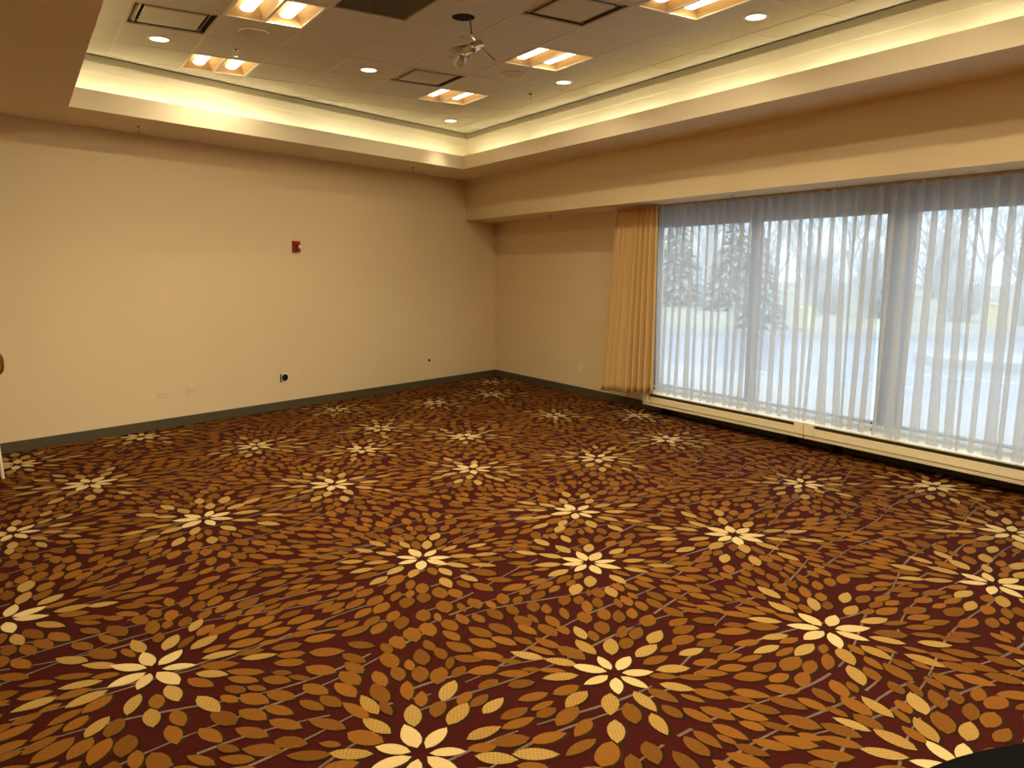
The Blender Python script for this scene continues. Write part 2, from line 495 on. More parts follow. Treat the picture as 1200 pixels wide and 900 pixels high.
leaves = []          # x, y, angle, length, width, kind, tone, blunt
grid = {}
CELL = 0.22
def try_leaf(x, y, a, L, W, kind, tone, blunt, slack=1.0, force=False):
    if not inside(x, y, 0.03): return False
    ci, cj = int(math.floor(x / CELL)), int(math.floor(y / CELL))
    ca, sa = math.cos(a), math.sin(a)
    if not force:
        for ii in (ci - 1, ci, ci + 1):
            for jj in (cj - 1, cj, cj + 1):
                for (x2, y2, a2, L2, W2) in grid.get((ii, jj), ()):
                    dx, dy = x - x2, y - y2
                    u, v = dx * ca + dy * sa, -dx * sa + dy * ca
                    l, w = (L + L2) / 2 * slack, (W + W2) / 2 * slack * 1.16
                    if (u / l) ** 2 + (v / w) ** 2 < 1: return False
                    c2, s2 = math.cos(a2), math.sin(a2)
                    u, v = dx * c2 + dy * s2, -dx * s2 + dy * c2
                    if (u / l) ** 2 + (v / w) ** 2 < 1: return False
    grid.setdefault((ci, cj), []).append((x, y, a, L, W))
    leaves.append((x, y, a, L, W, kind, tone, blunt))
    return True

for fi, (fx, fy) in enumerate(FLOWERS):
    a0 = random.uniform(0, 6.28)
    sc = random.uniform(0.9, 1.08)
    n1 = random.choice((7, 7, 8))
    for k in range(n1):
        a = a0 + (k + random.uniform(-0.12, 0.12)) * 2 * math.pi / n1
        L = random.uniform(0.135, 0.175) * sc
        r = (0.035 * sc + L / 2)
        try_leaf(fx + r * math.cos(a), fy + r * math.sin(a), a, L, L * random.uniform(0.38, 0.46), 2, random.uniform(0.2, 0.9), random.uniform(0, 0.4), force=True)
    for ring, (n, r0, kd) in enumerate(((10, 0.272, 1), (14, 0.432, 1))):
        for k in range(n):
            a = a0 + (k + 0.5 * ring + 0.3 + random.uniform(-0.15, 0.15)) * 2 * math.pi / n
            L = random.uniform(0.145, 0.18) * sc
            r = (r0 + random.uniform(-0.025, 0.025)) * sc
            kk = kd if (ring == 0 or random.random() < 0.62) else 0
            try_leaf(fx + r * math.cos(a), fy + r * math.sin(a), a + random.uniform(-0.1, 0.1), L, L * random.uniform(0.36, 0.46), kk, random.uniform(0.1, 0.9), random.uniform(0, 0.5), slack=0.72)

def field(P):
    d = P[:, None, :] - FA[None]
    r2 = (d ** 2).sum(2) + 1e-4
    w = 1.0 / r2 ** 2.2
    th = np.arctan2(d[..., 1], d[..., 0])
    s2 = (w * np.sin(2 * th)).sum(1); c2 = (w * np.cos(2 * th)).sum(1)
    k = r2.argmin(1)
    base = th[np.arange(len(P)), k]
    ang = 0.5 * np.arctan2(s2, c2)
    flip = np.cos(ang - base) < 0
    return np.where(flip, ang + np.pi, ang)
for fi, (fx, fy) in enumerate(FLOWERS):
    r, k = 0.56, 0
    cand = []
    while r < 1.7:
        n = max(8, int(round(2 * math.pi * r / 0.158)))
        for q_ in range(n):
            a = (q_ + 0.5 * (k % 2) + random.uniform(-0.1, 0.1)) * 2 * math.pi / n + fi
            rr = r + random.uniform(-0.012, 0.012)
            cand.append((fx + rr * math.cos(a), fy + rr * math.sin(a)))
        r += 0.075; k += 1
    P = np.array(cand)
    d2 = ((P[:, None, :] - FA[None]) ** 2).sum(2)
    P = P[d2.argmin(1) == fi]
    if not len(P): continue
    for (x, y), a in zip(P.tolist(), field(P).tolist()):
        L = random.uniform(0.130, 0.162)
        try_leaf(x, y, a, L, L * random.uniform(0.42, 0.56), 0, random.random(), random.random() ** 1.3, slack=0.78)
for scale, tries in ((0.92, 20000), (0.8, 34000), (0.68, 14000)):
    P = np.stack([RNG.uniform(XLW, 0, tries), RNG.uniform(-11.5, 0, tries)], 1)
    A = field(P)
    R = RNG.uniform(0, 1, (tries, 4))
    for (x, y), a, q in zip(P.tolist(), A.tolist(), R.tolist()):
        L = (0.125 + 0.065 * q[0]) * scale
        W = L * (0.42 + 0.14 * q[1]) if q[2] > 0.12 else L * 0.34
        try_leaf(x, y, a, L, W, 0, q[3], q[1], slack=0.84)

def leaf_outline(L, W, blunt, grow=0.0):
    pts = []
    N = 6
    ph = 0.8 - 0.35 * blunt
    for k in range(N + 1):
        t = k / N
        w = (math.sin(math.pi * t ** (0.85 + 0.3 * blunt))) ** ph * W / 2
        pts.append((-L / 2 + L * t, w))
    up_ = pts; dn = [(x, -w) for x, w in pts[1:-1]][::-1]
    pl = up_ + dn
    if grow:
        pl = [(x * (1 + grow / (L / 2)), y + math.copysign(grow, y) if abs(y) > 1e-6 else 0) for x, y in pl]
    return pl
names = ['leaf_gold', 'leaf_tan', 'leaf_cream']
LV = {k: ([], [], []) for k in (0, 1, 2, 'sh')}
for (x, y, a, L, W, kind, tone, blunt) in leaves:
    ca, sa = math.cos(a), math.sin(a)
    sk = random.uniform(-0.12, 0.12)
    for key, gr, z, ox, oy in ((kind, 0.0, 0.0024 + random.uniform(0, 0.0006), 0, 0), ('sh', 0.006, 0.0010 + random.uniform(0, 0.0006), 0.004, -0.005)):
        V, F, TN = LV[key]
        pl = leaf_outline(L, W, blunt, gr)
        b = len(V)
        for u, v in pl:
            v2 = v + sk * (u * u / L)
            V.append((x + u * ca - v2 * sa + ox, y + u * sa + v2 * ca + oy, z))
        F.append(tuple(range(b + len(pl) - 1, b - 1, -1)))
        TN.append(tone)
def flat(name, V, F, TN, mname, label):
    me = bpy.data.meshes.new(name); me.from_pydata(V, [], F); me.materials.append(M[mname])
    at = me.attributes.new('tone', 'FLOAT', 'FACE'); at.data.foreach_set('value', TN)
    me.update()
    o = link(name, me, floor); o['kind'] = 'stuff'; o['label'] = label
    return o
flat('carpet_gold_leaves', *LV[0], 'leaf_gold', 'golden brown leaf shapes woven all over the carpet')
flat('carpet_tan_petals', *LV[1], 'leaf_tan', 'tan cross-hatched outer petals of the carpet flowers')
flat('carpet_cream_petals', *LV[2], 'leaf_cream', 'cream inner petals of the carpet flowers')
flat('carpet_leaf_outlines', *LV['sh'], 'leaf_border', 'dark olive outlines round the carpet leaves')
SV, SF, ST = [], [], []
y0 = -13.6
while y0 < 3.0:
    ph = random.uniform(0, 6.28); ph2 = random.uniform(0, 6.28)
    x = XLW + 0.05
    prev = None
    while x < -0.05:
        y = y0 + 0.16 * (x + 4) + 0.10 * math.sin(x * 1.7 + ph) + 0.05 * math.sin(x * 4.1 + ph2)
        w = 0.0058 + 0.0016 * math.sin(x * 9 + ph)
        if inside(x, y, 0.05):
            if prev is not None:
                b = len(SV)
                SV += [(prev[0], prev[1] - prev[2], 0.0019), (x, y - w, 0.0019), (x, y + w, 0.0019), (prev[0], prev[1] + prev[2], 0.0019)]
                if random.random() < 0.86:
                    SF.append((b, b + 1, b + 2, b + 3)); ST.append(random.uniform(0.1, 0.9))
                else:
                    del SV[b:]
            prev = (x, y, w)
        else:
            prev = None
        x += 0.08
    y0 += random.uniform(0.13, 0.25)
flat('carpet_grey_stripes', SV, SF, ST, 'stripe', 'thin grey broken stripes running under the carpet leaves')

# ------------------------------------------------------------------ window in the right wall
win = struct(link('window_1', None))
fr = MB()
fr.box(0.03, 0.13, WY0, WY0 - 0.05, WZ0, WZ1).box(0.03, 0.13, WY1, WY1 + 0.05, WZ0, WZ1).box(0.03, 0.13, WY0, WY1, WZ1 - 0.04, WZ1).box(0.03, 0.13, WY0, WY1, WZ0, WZ0 + 0.025)
fr.build('window_frame', 'frame', win)
MULL = [(-5.205, -5.265), (-6.735, -6.945), (-8.40, -8.46)]
for a, b in MULL:
    MB().box(0.02, 0.14, a, b, WZ0, WZ1).build('mullion', 'frame', win, bevel=0.004)
edges = [WY0 - 0.05] + [v for ab in MULL for v in ab] + [WY1 + 0.05]
for k in range(0, len(edges), 2):
    MB().box(0.078, 0.084, edges[k], edges[k + 1], WZ0 + 0.025, WZ1 - 0.04).build('pane', 'glass', win)
MB().box(-0.012, 0.0, WY0 + 0.25, WY1, WZ1 - 0.004, ZBB - 0.001).build('head_shade', 'frame', win)  # added dark strip standing in for the shade above the window
MB().box(-0.02, 0.03, WY0 + 0.02, WY1, WZ0 - 0.012, WZ0 + 0.012).build('window_sill', 'sill', win, bevel=0.003)

# ------------------------------------------------------------------ baseboard heater units under the window
def heater(y0, y1, label):
    ln = y0 - y1
    h = thing('baseboard_heater', label, 'heater', (0, y0, 0), 0, 'heater units below the window')
    c = MB()
    X = -0.25
    c.box(X, -0.013, 0, -ln, 0.252, 0.264)                       # top ledge
    c.box(X, X + 0.012, -0.11, -ln + 0.11, 0.15, 0.222)          # front panel
    c.box(X + 0.02, -0.013, -0.01, -ln + 0.01, 0.118, 0.15)      # inner body
    cv_ = c.build('cover', 'heater', h, bevel=0.0015)
    for a, b in ((0, -0.11), (-ln + 0.11, -ln)):
        MB().box(X - 0.003, -0.013, a - 0.002, b + 0.002, 0.148, 0.252).build('end_cap', 'heater', h, bevel=0.002)
    lv = MB()
    lv.box(X + 0.022, X + 0.03, -0.11, -ln + 0.11, 0.15, 0.252)
    lv.box(X + 0.008, X + 0.022, -0.11, -ln + 0.11, 0.235, 0.238)
    lv.build('louver', 'louver', cv_)
    MB().box(X + 0.004, X + 0.018, -0.004, -ln + 0.004, 0.112, 0.141).build('lower_lip', 'heater_lip', h, bevel=0.002)
    for s in (-0.25, -ln + 0.25):
        MB().box(-0.16, -0.013, s - 0.01, s + 0.01, 0.0, 0.118).build('bracket', 'dark', h)
    return h
heater(-3.88, -6.19, 'beige baseboard heater unit starting under the tan drape')
heater(-6.196, -8.50, 'beige baseboard heater unit running out of the right side of the picture')
heater(-8.506, -10.8, 'beige baseboard heater unit furthest from the tan drape')

# ------------------------------------------------------------------ curtains
def sheer(name, ya, yend, label, seed, pitch=0.118, x0=-0.2):
    rnd = random.Random(seed)
    n = int(round((ya - yend) / pitch))
    rows = 26
    ctrl = [(0.0, 0.0), (0.2, 0.007), (0.42, 0.0), (0.66, -0.014), (1.0, -0.036), (1.07, -0.047), (0.92, -0.053), (0.66, -0.042), (0.60, -0.028), (0.76, -0.008)]
    ov = [rnd.uniform(0.55, 1.45) for _ in range(n)]
    wob = [(rnd.uniform(-0.02, 0.02), rnd.uniform(0, 6.28), rnd.uniform(0.6, 1.5)) for _ in range(n + 1)]
    am = [rnd.uniform(0.7, 1.4) for _ in range(n)]
    vs, fs = [], []
    sub = 3
    for r in range(rows + 1):
        t = r / rows
        z = ZBB - 0.012 + (0.283 - ZBB + 0.012) * t
        pts = []
        for k in range(n):
            def off(q): return wob[q][0] * t * 2.2 + 0.008 * t * math.sin(wob[q][1] + t * 3 * wob[q][2])
            yk, yk1 = ya - k * pitch + off(k), ya - (k + 1) * pitch + off(k + 1)
            a = am[k] * (0.55 + 0.75 * t)
            for (u, x) in ctrl:
                if u > 0.6: u = 0.82 + (u - 0.82) * ov[k] * (0.7 + 0.5 * t)
                pts.append((yk + (yk1 - yk) * u, x * a))
        pts.append((ya - n * pitch, 0))
        P = []
        for i in range(len(pts) - 1):
            p0, p1, p2, p3 = pts[max(i - 1, 0)], pts[i], pts[i + 1], pts[min(i + 2, len(pts) - 1)]
            for s in range(sub):
                q = s / sub
                P.append(tuple(0.5 * (2 * p1[d] + (-p0[d] + p2[d]) * q + (2 * p0[d] - 5 * p1[d] + 4 * p2[d] - p3[d]) * q * q + (-p0[d] + 3 * p1[d] - 3 * p2[d] + p3[d]) * q ** 3) for d in (0, 1)))
        P.append(pts[-1])
        for y, x in P: vs.append((x0 + x, y, z))
    m_ = len(P)
    for r in range(rows):
        for i in range(m_ - 1):
            fs.append((r * m_ + i, r * m_ + i + 1, (r + 1) * m_ + i + 1, (r + 1) * m_ + i))
    root = thing(name, label, 'curtain', (0, 0, 0), 0, 'sheer curtains across the window')
    MB().add(vs, fs).build('sheer_cloth', 'sheer', root, smooth=True, fix=False)
    hb = MB()
    hb.box(x0 - 0.012, x0 + 0.012, ya, ya - n * pitch, ZBB - 0.03, ZBB - 0.002)
    hb.build('curtain_track', 'diff', root)
    return root
sheer('sheer_curtain', -4.02, -6.86, 'white sheer curtain hanging next to the tan drape', 3)
sheer('sheer_curtain', -6.857, -10.2, 'white sheer curtain at the right edge of the picture', 5, x0=-0.205)

def drape():
    rnd = random.Random(4)
    nf = 9
    rows, m_ = 28, nf * 14
    vs, fs = [], []
    ph = [rnd.uniform(-1.1, 1.1) for _ in range(nf + 1)]
    am = [rnd.uniform(0.45, 1.2) for _ in range(nf + 1)]
    for r in range(rows + 1):
        t = r / rows
        for i in range(m_ + 1):
            s = i / m_
            k = s * nf; k0 = min(int(k), nf - 1); q = k - k0
            A = (am[k0] * (1 - q) + am[k0 + 1] * q)
            P_ = (ph[k0] * (1 - q) + ph[k0 + 1] * q)
            fold = math.sin(2 * math.pi * k + P_ * (0.4 + t))
            x = -0.345 + A * (0.030 + 0.033 * t) * fold + 0.012 * A * t * math.sin(4 * math.pi * k + 1)
            # pinch pleats at the heading
            if t < 0.06: x = -0.345 + (x + 0.345) * 0.75
            ytop = -3.45 - 0.72 * s
            ybot = -3.24 - 0.965 * s
            tt = t ** 0.8
            y = ytop * (1 - tt) + ybot * tt + 0.012 * t * math.sin(2 * math.pi * k + 1.6)
            ztop = ZBB - 0.008
            zbot = 0.205 + 0.085 * s + 0.004 * fold
            vs.append((x, y, ztop * (1 - t) + zbot * t))
    for r in range(rows):
        for i in range(m_):
            a = r * (m_ + 1) + i
            fs.append((a, a + 1, a + m_ + 2, a + m_ + 1))
    root = thing('drape', 'tan pleated drape gathered at the far end of the window', 'curtain', (0, 0, 0))
    o = MB().add(vs, fs).build('drape_cloth', 'drape', root, smooth=True, fix=False)
    sd = o.modifiers.new('solid', 'SOLIDIFY'); sd.thickness = 0.003
    hd = MB().box(-0.36, -0.33, -3.44, -4.17, ZBB - 0.022, ZBB - 0.002)
    hd.build('curtain_track', 'diff', root)
drape()

# ------------------------------------------------------------------ ceiling lights
def spot(name, power, cone, blend, radius):
    d = bpy.data.lights.new(name, 'SPOT')
    d.energy = power; d.color = LAMP; d.spot_size = math.radians(cone); d.spot_blend = blend; d.shadow_soft_size = radius
    return d
LAMP_DATA = spot('lamp_light', TROFFER_P * 0.80, 152, 1.0, 0.018)
LAMP_BOOST = spot('lamp_light_boosted', TROFFER_P * 1.45, 152, 1.0, 0.018)   # output raised in the left row to brighten the wall there
LAMP_DIM = spot('lamp_light_dim', TROFFER_P * 0.28, 150, 1.0, 0.018)   # the two lights right beside the cove
DOWN_DATA = spot('lamp_light', DOWN_P, 84, 0.9, 0.02)
def make_troffer():
    root = link('ceiling_light', None)
    h = T / 2
    f = MB()
    inn = [(-h + 0.022, -h + 0.022), (h - 0.022, -h + 0.022), (h - 0.022, h - 0.022), (-h + 0.022, h - 0.022)]
    out = [(-h + 0.004, -h + 0.004), (h - 0.004, -h + 0.004), (h - 0.004, h - 0.004), (-h + 0.004, h - 0.004)]
    f.ring(inn, out, -0.006, 0.006)
    f.box(-0.012, 0.012, -h + 0.022, h - 0.022, -0.004, 0.004)
    f.build('trim_frame', 'white', root)
    for s in (-1, 1):
        x0, x1 = (0.012, h - 0.022) if s > 0 else (-h + 0.022, -0.012)
        y0, y1 = -h + 0.022, h - 0.022
        b = MB()
        lo = [(x0, y0, 0), (x1, y0, 0), (x1, y1, 0), (x0, y1, 0)]
        hi = [(x0 + 0.045, y0 + 0.05, 0.085), (x1 - 0.045, y0 + 0.05, 0.085), (x1 - 0.045, y1 - 0.05, 0.085), (x0 + 0.045, y1 - 0.05, 0.085)]
        b.add(lo + hi, [(0, 1, 5, 4), (1, 2, 6, 5), (2, 3, 7, 6), (3, 0, 4, 7), (4, 5, 6, 7)])
        b.build('reflector', 'reflector', root, fix=False)
        xc = (x0 + x1) / 2
        l = MB()
        vs, fs = [], []
        seg = 12
        stations = [(-0.240, 0.35), (-0.232, 0.75), (-0.212, 1.0), (0.212, 1.0), (0.232, 0.75), (0.240, 0.35)]
        for yy, k in stations:
            for a in range(seg):
                an = 2 * math.pi * a / seg
                vs.append((xc + 0.052 * k * math.cos(an), yy, 0.046 + 0.022 * k * math.sin(an)))
        for q in range(len(stations) - 1):
            for a in range(seg):
                a2 = (a + 1) % seg
                fs.append((q * seg + a, q * seg + a2, (q + 1) * seg + a2, (q + 1) * seg + a))
        fs += [tuple(range(seg)), tuple(range((len(stations) - 1) * seg, len(stations) * seg))]
        l.add(vs, fs).build('lamp', 'lamp', root, smooth=True)
        ld = LAMP_DATA
        lo_ = bpy.data.objects.new('lamp_light', ld); COL.objects.link(lo_); lo_.parent = root; lo_.location = (xc, 0, 0.003); lo_.rotation_euler = (math.radians(24) * s, 0, 0)
    g = MB().ring([(p[0] * 0.995, p[1] * 0.995) for p in out], out, 0.006, 0.11)
    g.box(-h + 0.004, h - 0.004, -h + 0.004, h - 0.004, 0.105, 0.112)
    g.build('housing', 'white', root)
    return root
tro = make_troffer()
LAB = {(1, 0): 'square two-lamp ceiling light nearest the back wall on the left side', (5, 0): 'square two-lamp ceiling light nearest the bright cove corner',
       (1, 3): 'square two-lamp ceiling light cut by the top edge, left of the slatted grille', (5, 3): 'square two-lamp ceiling light below and right of the hanging spotlight',
       (5, 6): 'square two-lamp ceiling light cut by the top edge, near the window side'}
for k, (i, j) in enumerate(LIGHT_CELLS):
    o = tro if k == 0 else copy_tree(tro)
    o.location = (GX + (i + 0.5) * T, GY - (j + 0.5) * T, ZC)
    for c_ in o.children:
        if c_.type == 'LIGHT': c_.data = LAMP_DIM if j == 0 else (LAMP_BOOST if i == 1 else LAMP_DATA)
    tag(o, LAB.get((i, j), 'unseen square two-lamp ceiling light in the tray outside the view'), 'ceiling light', 'recessed square ceiling lights')

def make_down():
    root = link('downlight', None)
    MB().lathe([(0.070, 0.0), (0.074, -0.008), (0.086, -0.008), (0.094, -0.004), (0.094, -0.0005), (0.072, -0.0005)], 28).build('trim_ring', 'white', root, smooth=False)
    MB().lathe([(0.001, -0.009), (0.040, -0.0088), (0.0715, -0.007), (0.0715, -0.002), (0.001, -0.002)], 28).build('lens', 'downlens', root)
    lo_ = bpy.data.objects.new('lamp_light', DOWN_DATA); COL.objects.link(lo_); lo_.parent = root; lo_.location = (0, 0, -0.031)
    return root
dn = make_down()
DLAB = {(0, 1): 'round lit downlight at the left beside the air diffuser', (3, 1): 'round lit downlight left of the small dark-edged diffuser', (6, -2): 'round lit downlight in the corner of the tray, furthest away',
        (6, 2): 'round lit downlight below the square light near the window side', (6, 6): 'round lit downlight at the upper right of the tray'}
for k, (i, j) in enumerate(DOWN_CELLS):
    o = dn if k == 0 else copy_tree(dn)
    o.location = (GX + (i + 0.5) * T, GY - (j + 0.5) * T, ZC - 0.001)
    tag(o, DLAB.get((i, j), 'round lit downlight in the tray further towards the camera'), 'downlight', 'round downlights in the tiles')

# cove tubes lying in the trough behind the fascia
MID = offset_poly(TRAY, 0.09)
cnt = 0
for s in range(4):
    a, b = Vector(MID[s]), Vector(MID[(s + 1) % 4])
    ln = (b - a).length; d = (b - a) / ln
    n = int((ln - 0.07) // 1.22); gap = (ln - 0.07 - n * 1.22) / (n - 1)
    side = ['above the back wall', 'along the left soffit', 'at the camera end', 'along the window side'][s]
    for k in range(n):
        c0 = a + d * (k * (1.22 + gap) + 0.035)
        c1 = c0 + d * 1.22
        t = thing('cove_light_strip', 'tube light lying in the cove trough ' + side, 'cove light', (c0.x, c0.y, ZS + 0.03), math.atan2(d.y, d.x), 'cove tube lights ' + side)
        MB().box(0.0, 1.22, -0.025, 0.025, 0.0, 0.028).build('batten', 'white', t)
        MB().tube((0.03, 0, 0.045), (1.19, 0, 0.045), 0.0135, seg=10).build('tube', 'cove_lamp', t, smooth=True)
        hd = MB().box(0.0, 1.22, -0.0095, 0.055, 0.075, 0.078).box(0.0, 1.22, 0.052, 0.055, 0.0, 0.075)  # unseen shield added to keep direct tube light off the ceiling
        hd.build('light_shield', 'white', t)
        for xx in (0.0, 1.19):
            MB().box(xx, xx + 0.03, -0.018, 0.018, 0.028, 0.064).build('lamp_holder', 'white', t)

# ------------------------------------------------------------------ air diffusers, grille, speakers, sprinklers
def make_diffuser():
    root = link('air_diffuser', None)
    h = T / 2 - 0.004
    sq = lambda r: [(-r, -r), (r, -r), (r, r), (-r, r)]
    MB().ring(sq(h - 0.018), sq(h), -0.005, 0.006).build('outer_frame', 'diff', root)
    b = MB().box(-h, h, -h, h, 0.05, 0.056).ring(sq(h - 0.004), sq(h), 0.006, 0.05)
    b.build('throat', 'throat', root)
    p = MB()
    r1, r2_ = 0.215, 0.19
    p.add([(x, y, 0.004) for x, y in sq(r1)] + [(x, y, -0.004) for x, y in sq(r1 - 0.01)] + [(x, y, 0.004) for x, y in sq(r2_)],
          [(4, 7, 6, 5), (0, 4, 5, 1), (1, 5, 6, 2), (2, 6, 7, 3), (3, 7, 4, 0), (0, 1, 2, 3)])
    p.build('face_plate', 'diff', root)
    for sx, sy in ((-1, 0), (1, 0), (0, -1), (0, 1)):
        v = MB()
        if sx: v.add([(sx * 0.235, -0.26, 0.004), (sx * 0.235, 0.26, 0.004), (sx * 0.262, 0.275, 0.03), (sx * 0.262, -0.275, 0.03)], [(0, 1, 2, 3)])
        else: v.add([(-0.26, sy * 0.235, 0.004), (0.26, sy * 0.235, 0.004), (0.275, sy * 0.262, 0.03), (-0.275, sy * 0.262, 0.03)], [(0, 1, 2, 3)])
        o = v.build('cone_vane', 'diff', root)
        so = o.modifiers.new('solid', 'SOLIDIFY'); so.thickness = 0.002
    return root
df = make_diffuser()
FLAB = {(0, 2): 'square air diffuser at the upper left beside a downlight', (4, 1): 'square air diffuser with dark edge above the far square light', (4, 5): 'square air diffuser at the top edge right of the hanging spotlight'}
for k, (i, j) in enumerate(DIFF_CELLS):
    o = df if k == 0 else copy_tree(df)
    o.location = (GX + (i + 0.5) * T, GY - (j + 0.5) * T, ZC)
    tag(o, FLAB.get((i, j), 'square air diffuser in the tray further towards the camera'), 'air diffuser', 'square air diffusers')
gx_, gy_ = GX + 2.5 * T, GY - 4.5 * T
gr = thing('return_grille', 'dark slatted return air grille at the top edge of the picture', 'air grille', (gx_, gy_, ZC))
h = T / 2 - 0.004
sq = lambda r: [(-r, -r), (r, -r), (r, r), (-r, r)]
MB().ring(sq(h - 0.02), sq(h), -0.005, 0.008).build('frame', 'diff', gr)
MB().box(-h, h, -h, h, 0.06, 0.065).ring(sq(h - 0.004), sq(h), 0.008, 0.06).build('plenum', 'dark', gr)
slat = MB().add([(-0.0008, -h + 0.02, 0.0), (0.0008, -h + 0.02, 0.0), (0.0128, -h + 0.02, 0.02), (0.0112, -h + 0.02, 0.02), (-0.0008, h - 0.02, 0.0), (0.0008, h - 0.02, 0.0), (0.0128, h - 0.02, 0.02), (0.0112, h - 0.02, 0.02)],
                [(0, 1, 2, 3), (7, 6, 5, 4), (0, 4, 5, 1), (1, 5, 6, 2), (2, 6, 7, 3), (3, 7, 4, 0)]).mesh('slat', 'diff')
for k in range(28):
    o = link('slat', slat, gr); o.location = (-h + 0.026 + k * (2 * h - 0.064) / 27, 0, -0.002)

for (i, j), lab in {(1, 2): 'round ceiling speaker grille between the two left square lights', (5, 2): 'round ceiling speaker grille between the two square lights on the right'}.items():
    s = thing('ceiling_speaker', lab, 'speaker', (GX + (i + 0.5) * T, GY - (j + 0.5) * T, ZC - 0.001), 0, 'round ceiling speakers')
    MB().lathe([(0.100, -0.001), (0.103, -0.012), (0.114, -0.010), (0.118, -0.001)], 32).build('rim', 'tee', s, smooth=True)
    MB().lathe([(0.001, -0.009), (0.07, -0.0085), (0.102, -0.005), (0.102, -0.001), (0.001, -0.001)], 32).build('grille', 'diff', s)

def make_sprinkler():
    root = link('sprinkler_head', None)
    MB().lathe([(0.034, 0.0), (0.034, -0.003), (0.020, -0.010), (0.010, -0.012), (0.010, 0.0)], 18).build('escutcheon', 'chrome', root, smooth=True)
    MB().tube((0, 0, -0.01), (0, 0, -0.028), 0.008, seg=10).build('nozzle', 'chrome', root)
    fr_ = MB()
    for s in (-1, 1):
        fr_.tube((s * 0.007, 0, -0.026), (s * 0.012, 0, -0.042), 0.002, seg=6)
        fr_.tube((s * 0.012, 0, -0.042), (0, 0, -0.056), 0.002, seg=6)
    fa_ = fr_.build('frame_arms', 'chrome', root)
    MB().lathe([(0.001, -0.058), (0.018, -0.058), (0.019, -0.055), (0.001, -0.055)], 14).build('deflector', 'chrome', fa_)
    return root
sp0 = make_sprinkler()
SPR = [((GX + 1.5 * T, GY - 1.5 * T, ZC), 'small sprinkler head in a tile above the left far square light'), ((GX + 6.54 * T, GY - 1.46 * T, ZC), 'small sprinkler head in a tile below the downlight near the cove'),
       ((-5.472, -2.49, ZS), 'small sprinkler head under the soffit at the left'), ((-2.016, -1.24, ZS), 'small sprinkler head under the soffit near the far corner'),
       ((-0.427, -5.329, ZBB), 'small sprinkler head under the bulkhead in front of the sheer curtain'), ((-0.325, -1.996, ZBB), 'small sprinkler head under the bulkhead near the room corner')]
for k, (loc, lab) in enumerate(SPR):
    o = sp0 if k == 0 else copy_tree(sp0)
    o.location = loc
    tag(o, lab, 'sprinkler', 'fire sprinkler heads')

# hanging spotlight
hx, hy = -3.586, -5.523
sl = thing('hanging_spotlight', 'chrome spotlight with clear shade hanging from a dark round ceiling hole', 'spotlight', (hx, hy, ZC))
MB().lathe([(0.001, -0.006), (0.078, -0.006), (0.086, -0.003), (0.086, -0.0005), (0.001, -0.0005)], 28).build('canopy', 'dark', sl)
RX = Vector((math.cos(YAW), -math.sin(YAW), 0)); FX = Vector((math.sin(YAW), math.cos(YAW), 0))
def L3(r, f, z): return RX * r + FX * f + Vector((0, 0, z))
MB().tube(L3(0.05, 0, -0.004), L3(0.062, 0, -0.115), 0.0065, seg=10).build('stem', 'chair_frame', sl)
MB().lathe([(0.001, -0.018), (0.014, -0.014), (0.018, 0.0), (0.014, 0.014), (0.001, 0.018)], 14, c=L3(0.066, 0, -0.128)).build('swivel', 'chrome', sl, smooth=True)
axis = (L3(-0.065, -0.05, -0.31) - L3(0.115, 0.03, -0.185)).normalized()
q = axis.to_track_quat('Z', 'Y').to_matrix().to_4x4()
MB().tube(L3(0.066, 0, -0.138), L3(0.098, 0.01, -0.185), 0.007, seg=8).build('yoke', 'chrome', sl)
MB().lathe([(0.001, -0.035), (0.022, -0.032), (0.034, -0.012), (0.038, 0.02), (0.040, 0.06), (0.034, 0.075), (0.001, 0.075)], 20, c=L3(0.112, 0.02, -0.19), M4=q).build('lamp_body', 'chrome', sl, smooth=True)
MB().lathe([(0.036, 0.070), (0.050, 0.10), (0.068, 0.16), (0.082, 0.225), (0.079, 0.225), (0.064, 0.16), (0.046, 0.10), (0.033, 0.072)], 24, c=L3(0.112, 0.02, -0.19), M4=q).build('glass_shade', 'clear', sl, smooth=True)
MB().lathe([(0.001, 0.072), (0.018, 0.078), (0.026, 0.105), (0.022, 0.13), (0.001, 0.142)], 16, c=L3(0.112, 0.02, -0.19), M4=q).build('bulb', 'lens', sl, smooth=True)
MB().tube(L3(0.125, 0.02, -0.2), L3(0.235, 0.05, -0.295), 0.0055, seg=8).build('aiming_arm', 'chrome', sl)
MB().tube(L3(-0.03, 0.0, -0.135), L3(0.11, 0.02, -0.19), 0.004, seg=8).build('cross_rod', 'chrome', sl)

# ------------------------------------------------------------------ things on the walls
def on_back(x, z, d=0.0):
    """point on the back wall, d metres into the room"""
    return (x + math.sin(e) * d, yb(x) - math.cos(e) * d, z)
st = thing('fire_alarm_strobe', 'red fire alarm strobe with white lens high on the back wall', 'fire alarm', on_back(-3.651, 1.977), e)
# local frame: x along the wall, -y into the room
MB().box(-0.05, 0.05, -0.012, 0.0, -0.068, 0.068).build('back_plate', 'red', st, bevel=0.003)
MB().box(-0.046, 0.046, -0.045, -0.012, -0.064, 0.064).build('body', 'red', st, bevel=0.006)
for k in range(4):
    MB().box(-0.036, -0.006, -0.048, -0.044, -0.05 + k * 0.022, -0.038 + k * 0.022).build('horn_slot', 'dark', st)
MB().box(0.010, 0.040, -0.066, -0.045, -0.022, 0.016).build('lens', 'lens', st, bevel=0.005)

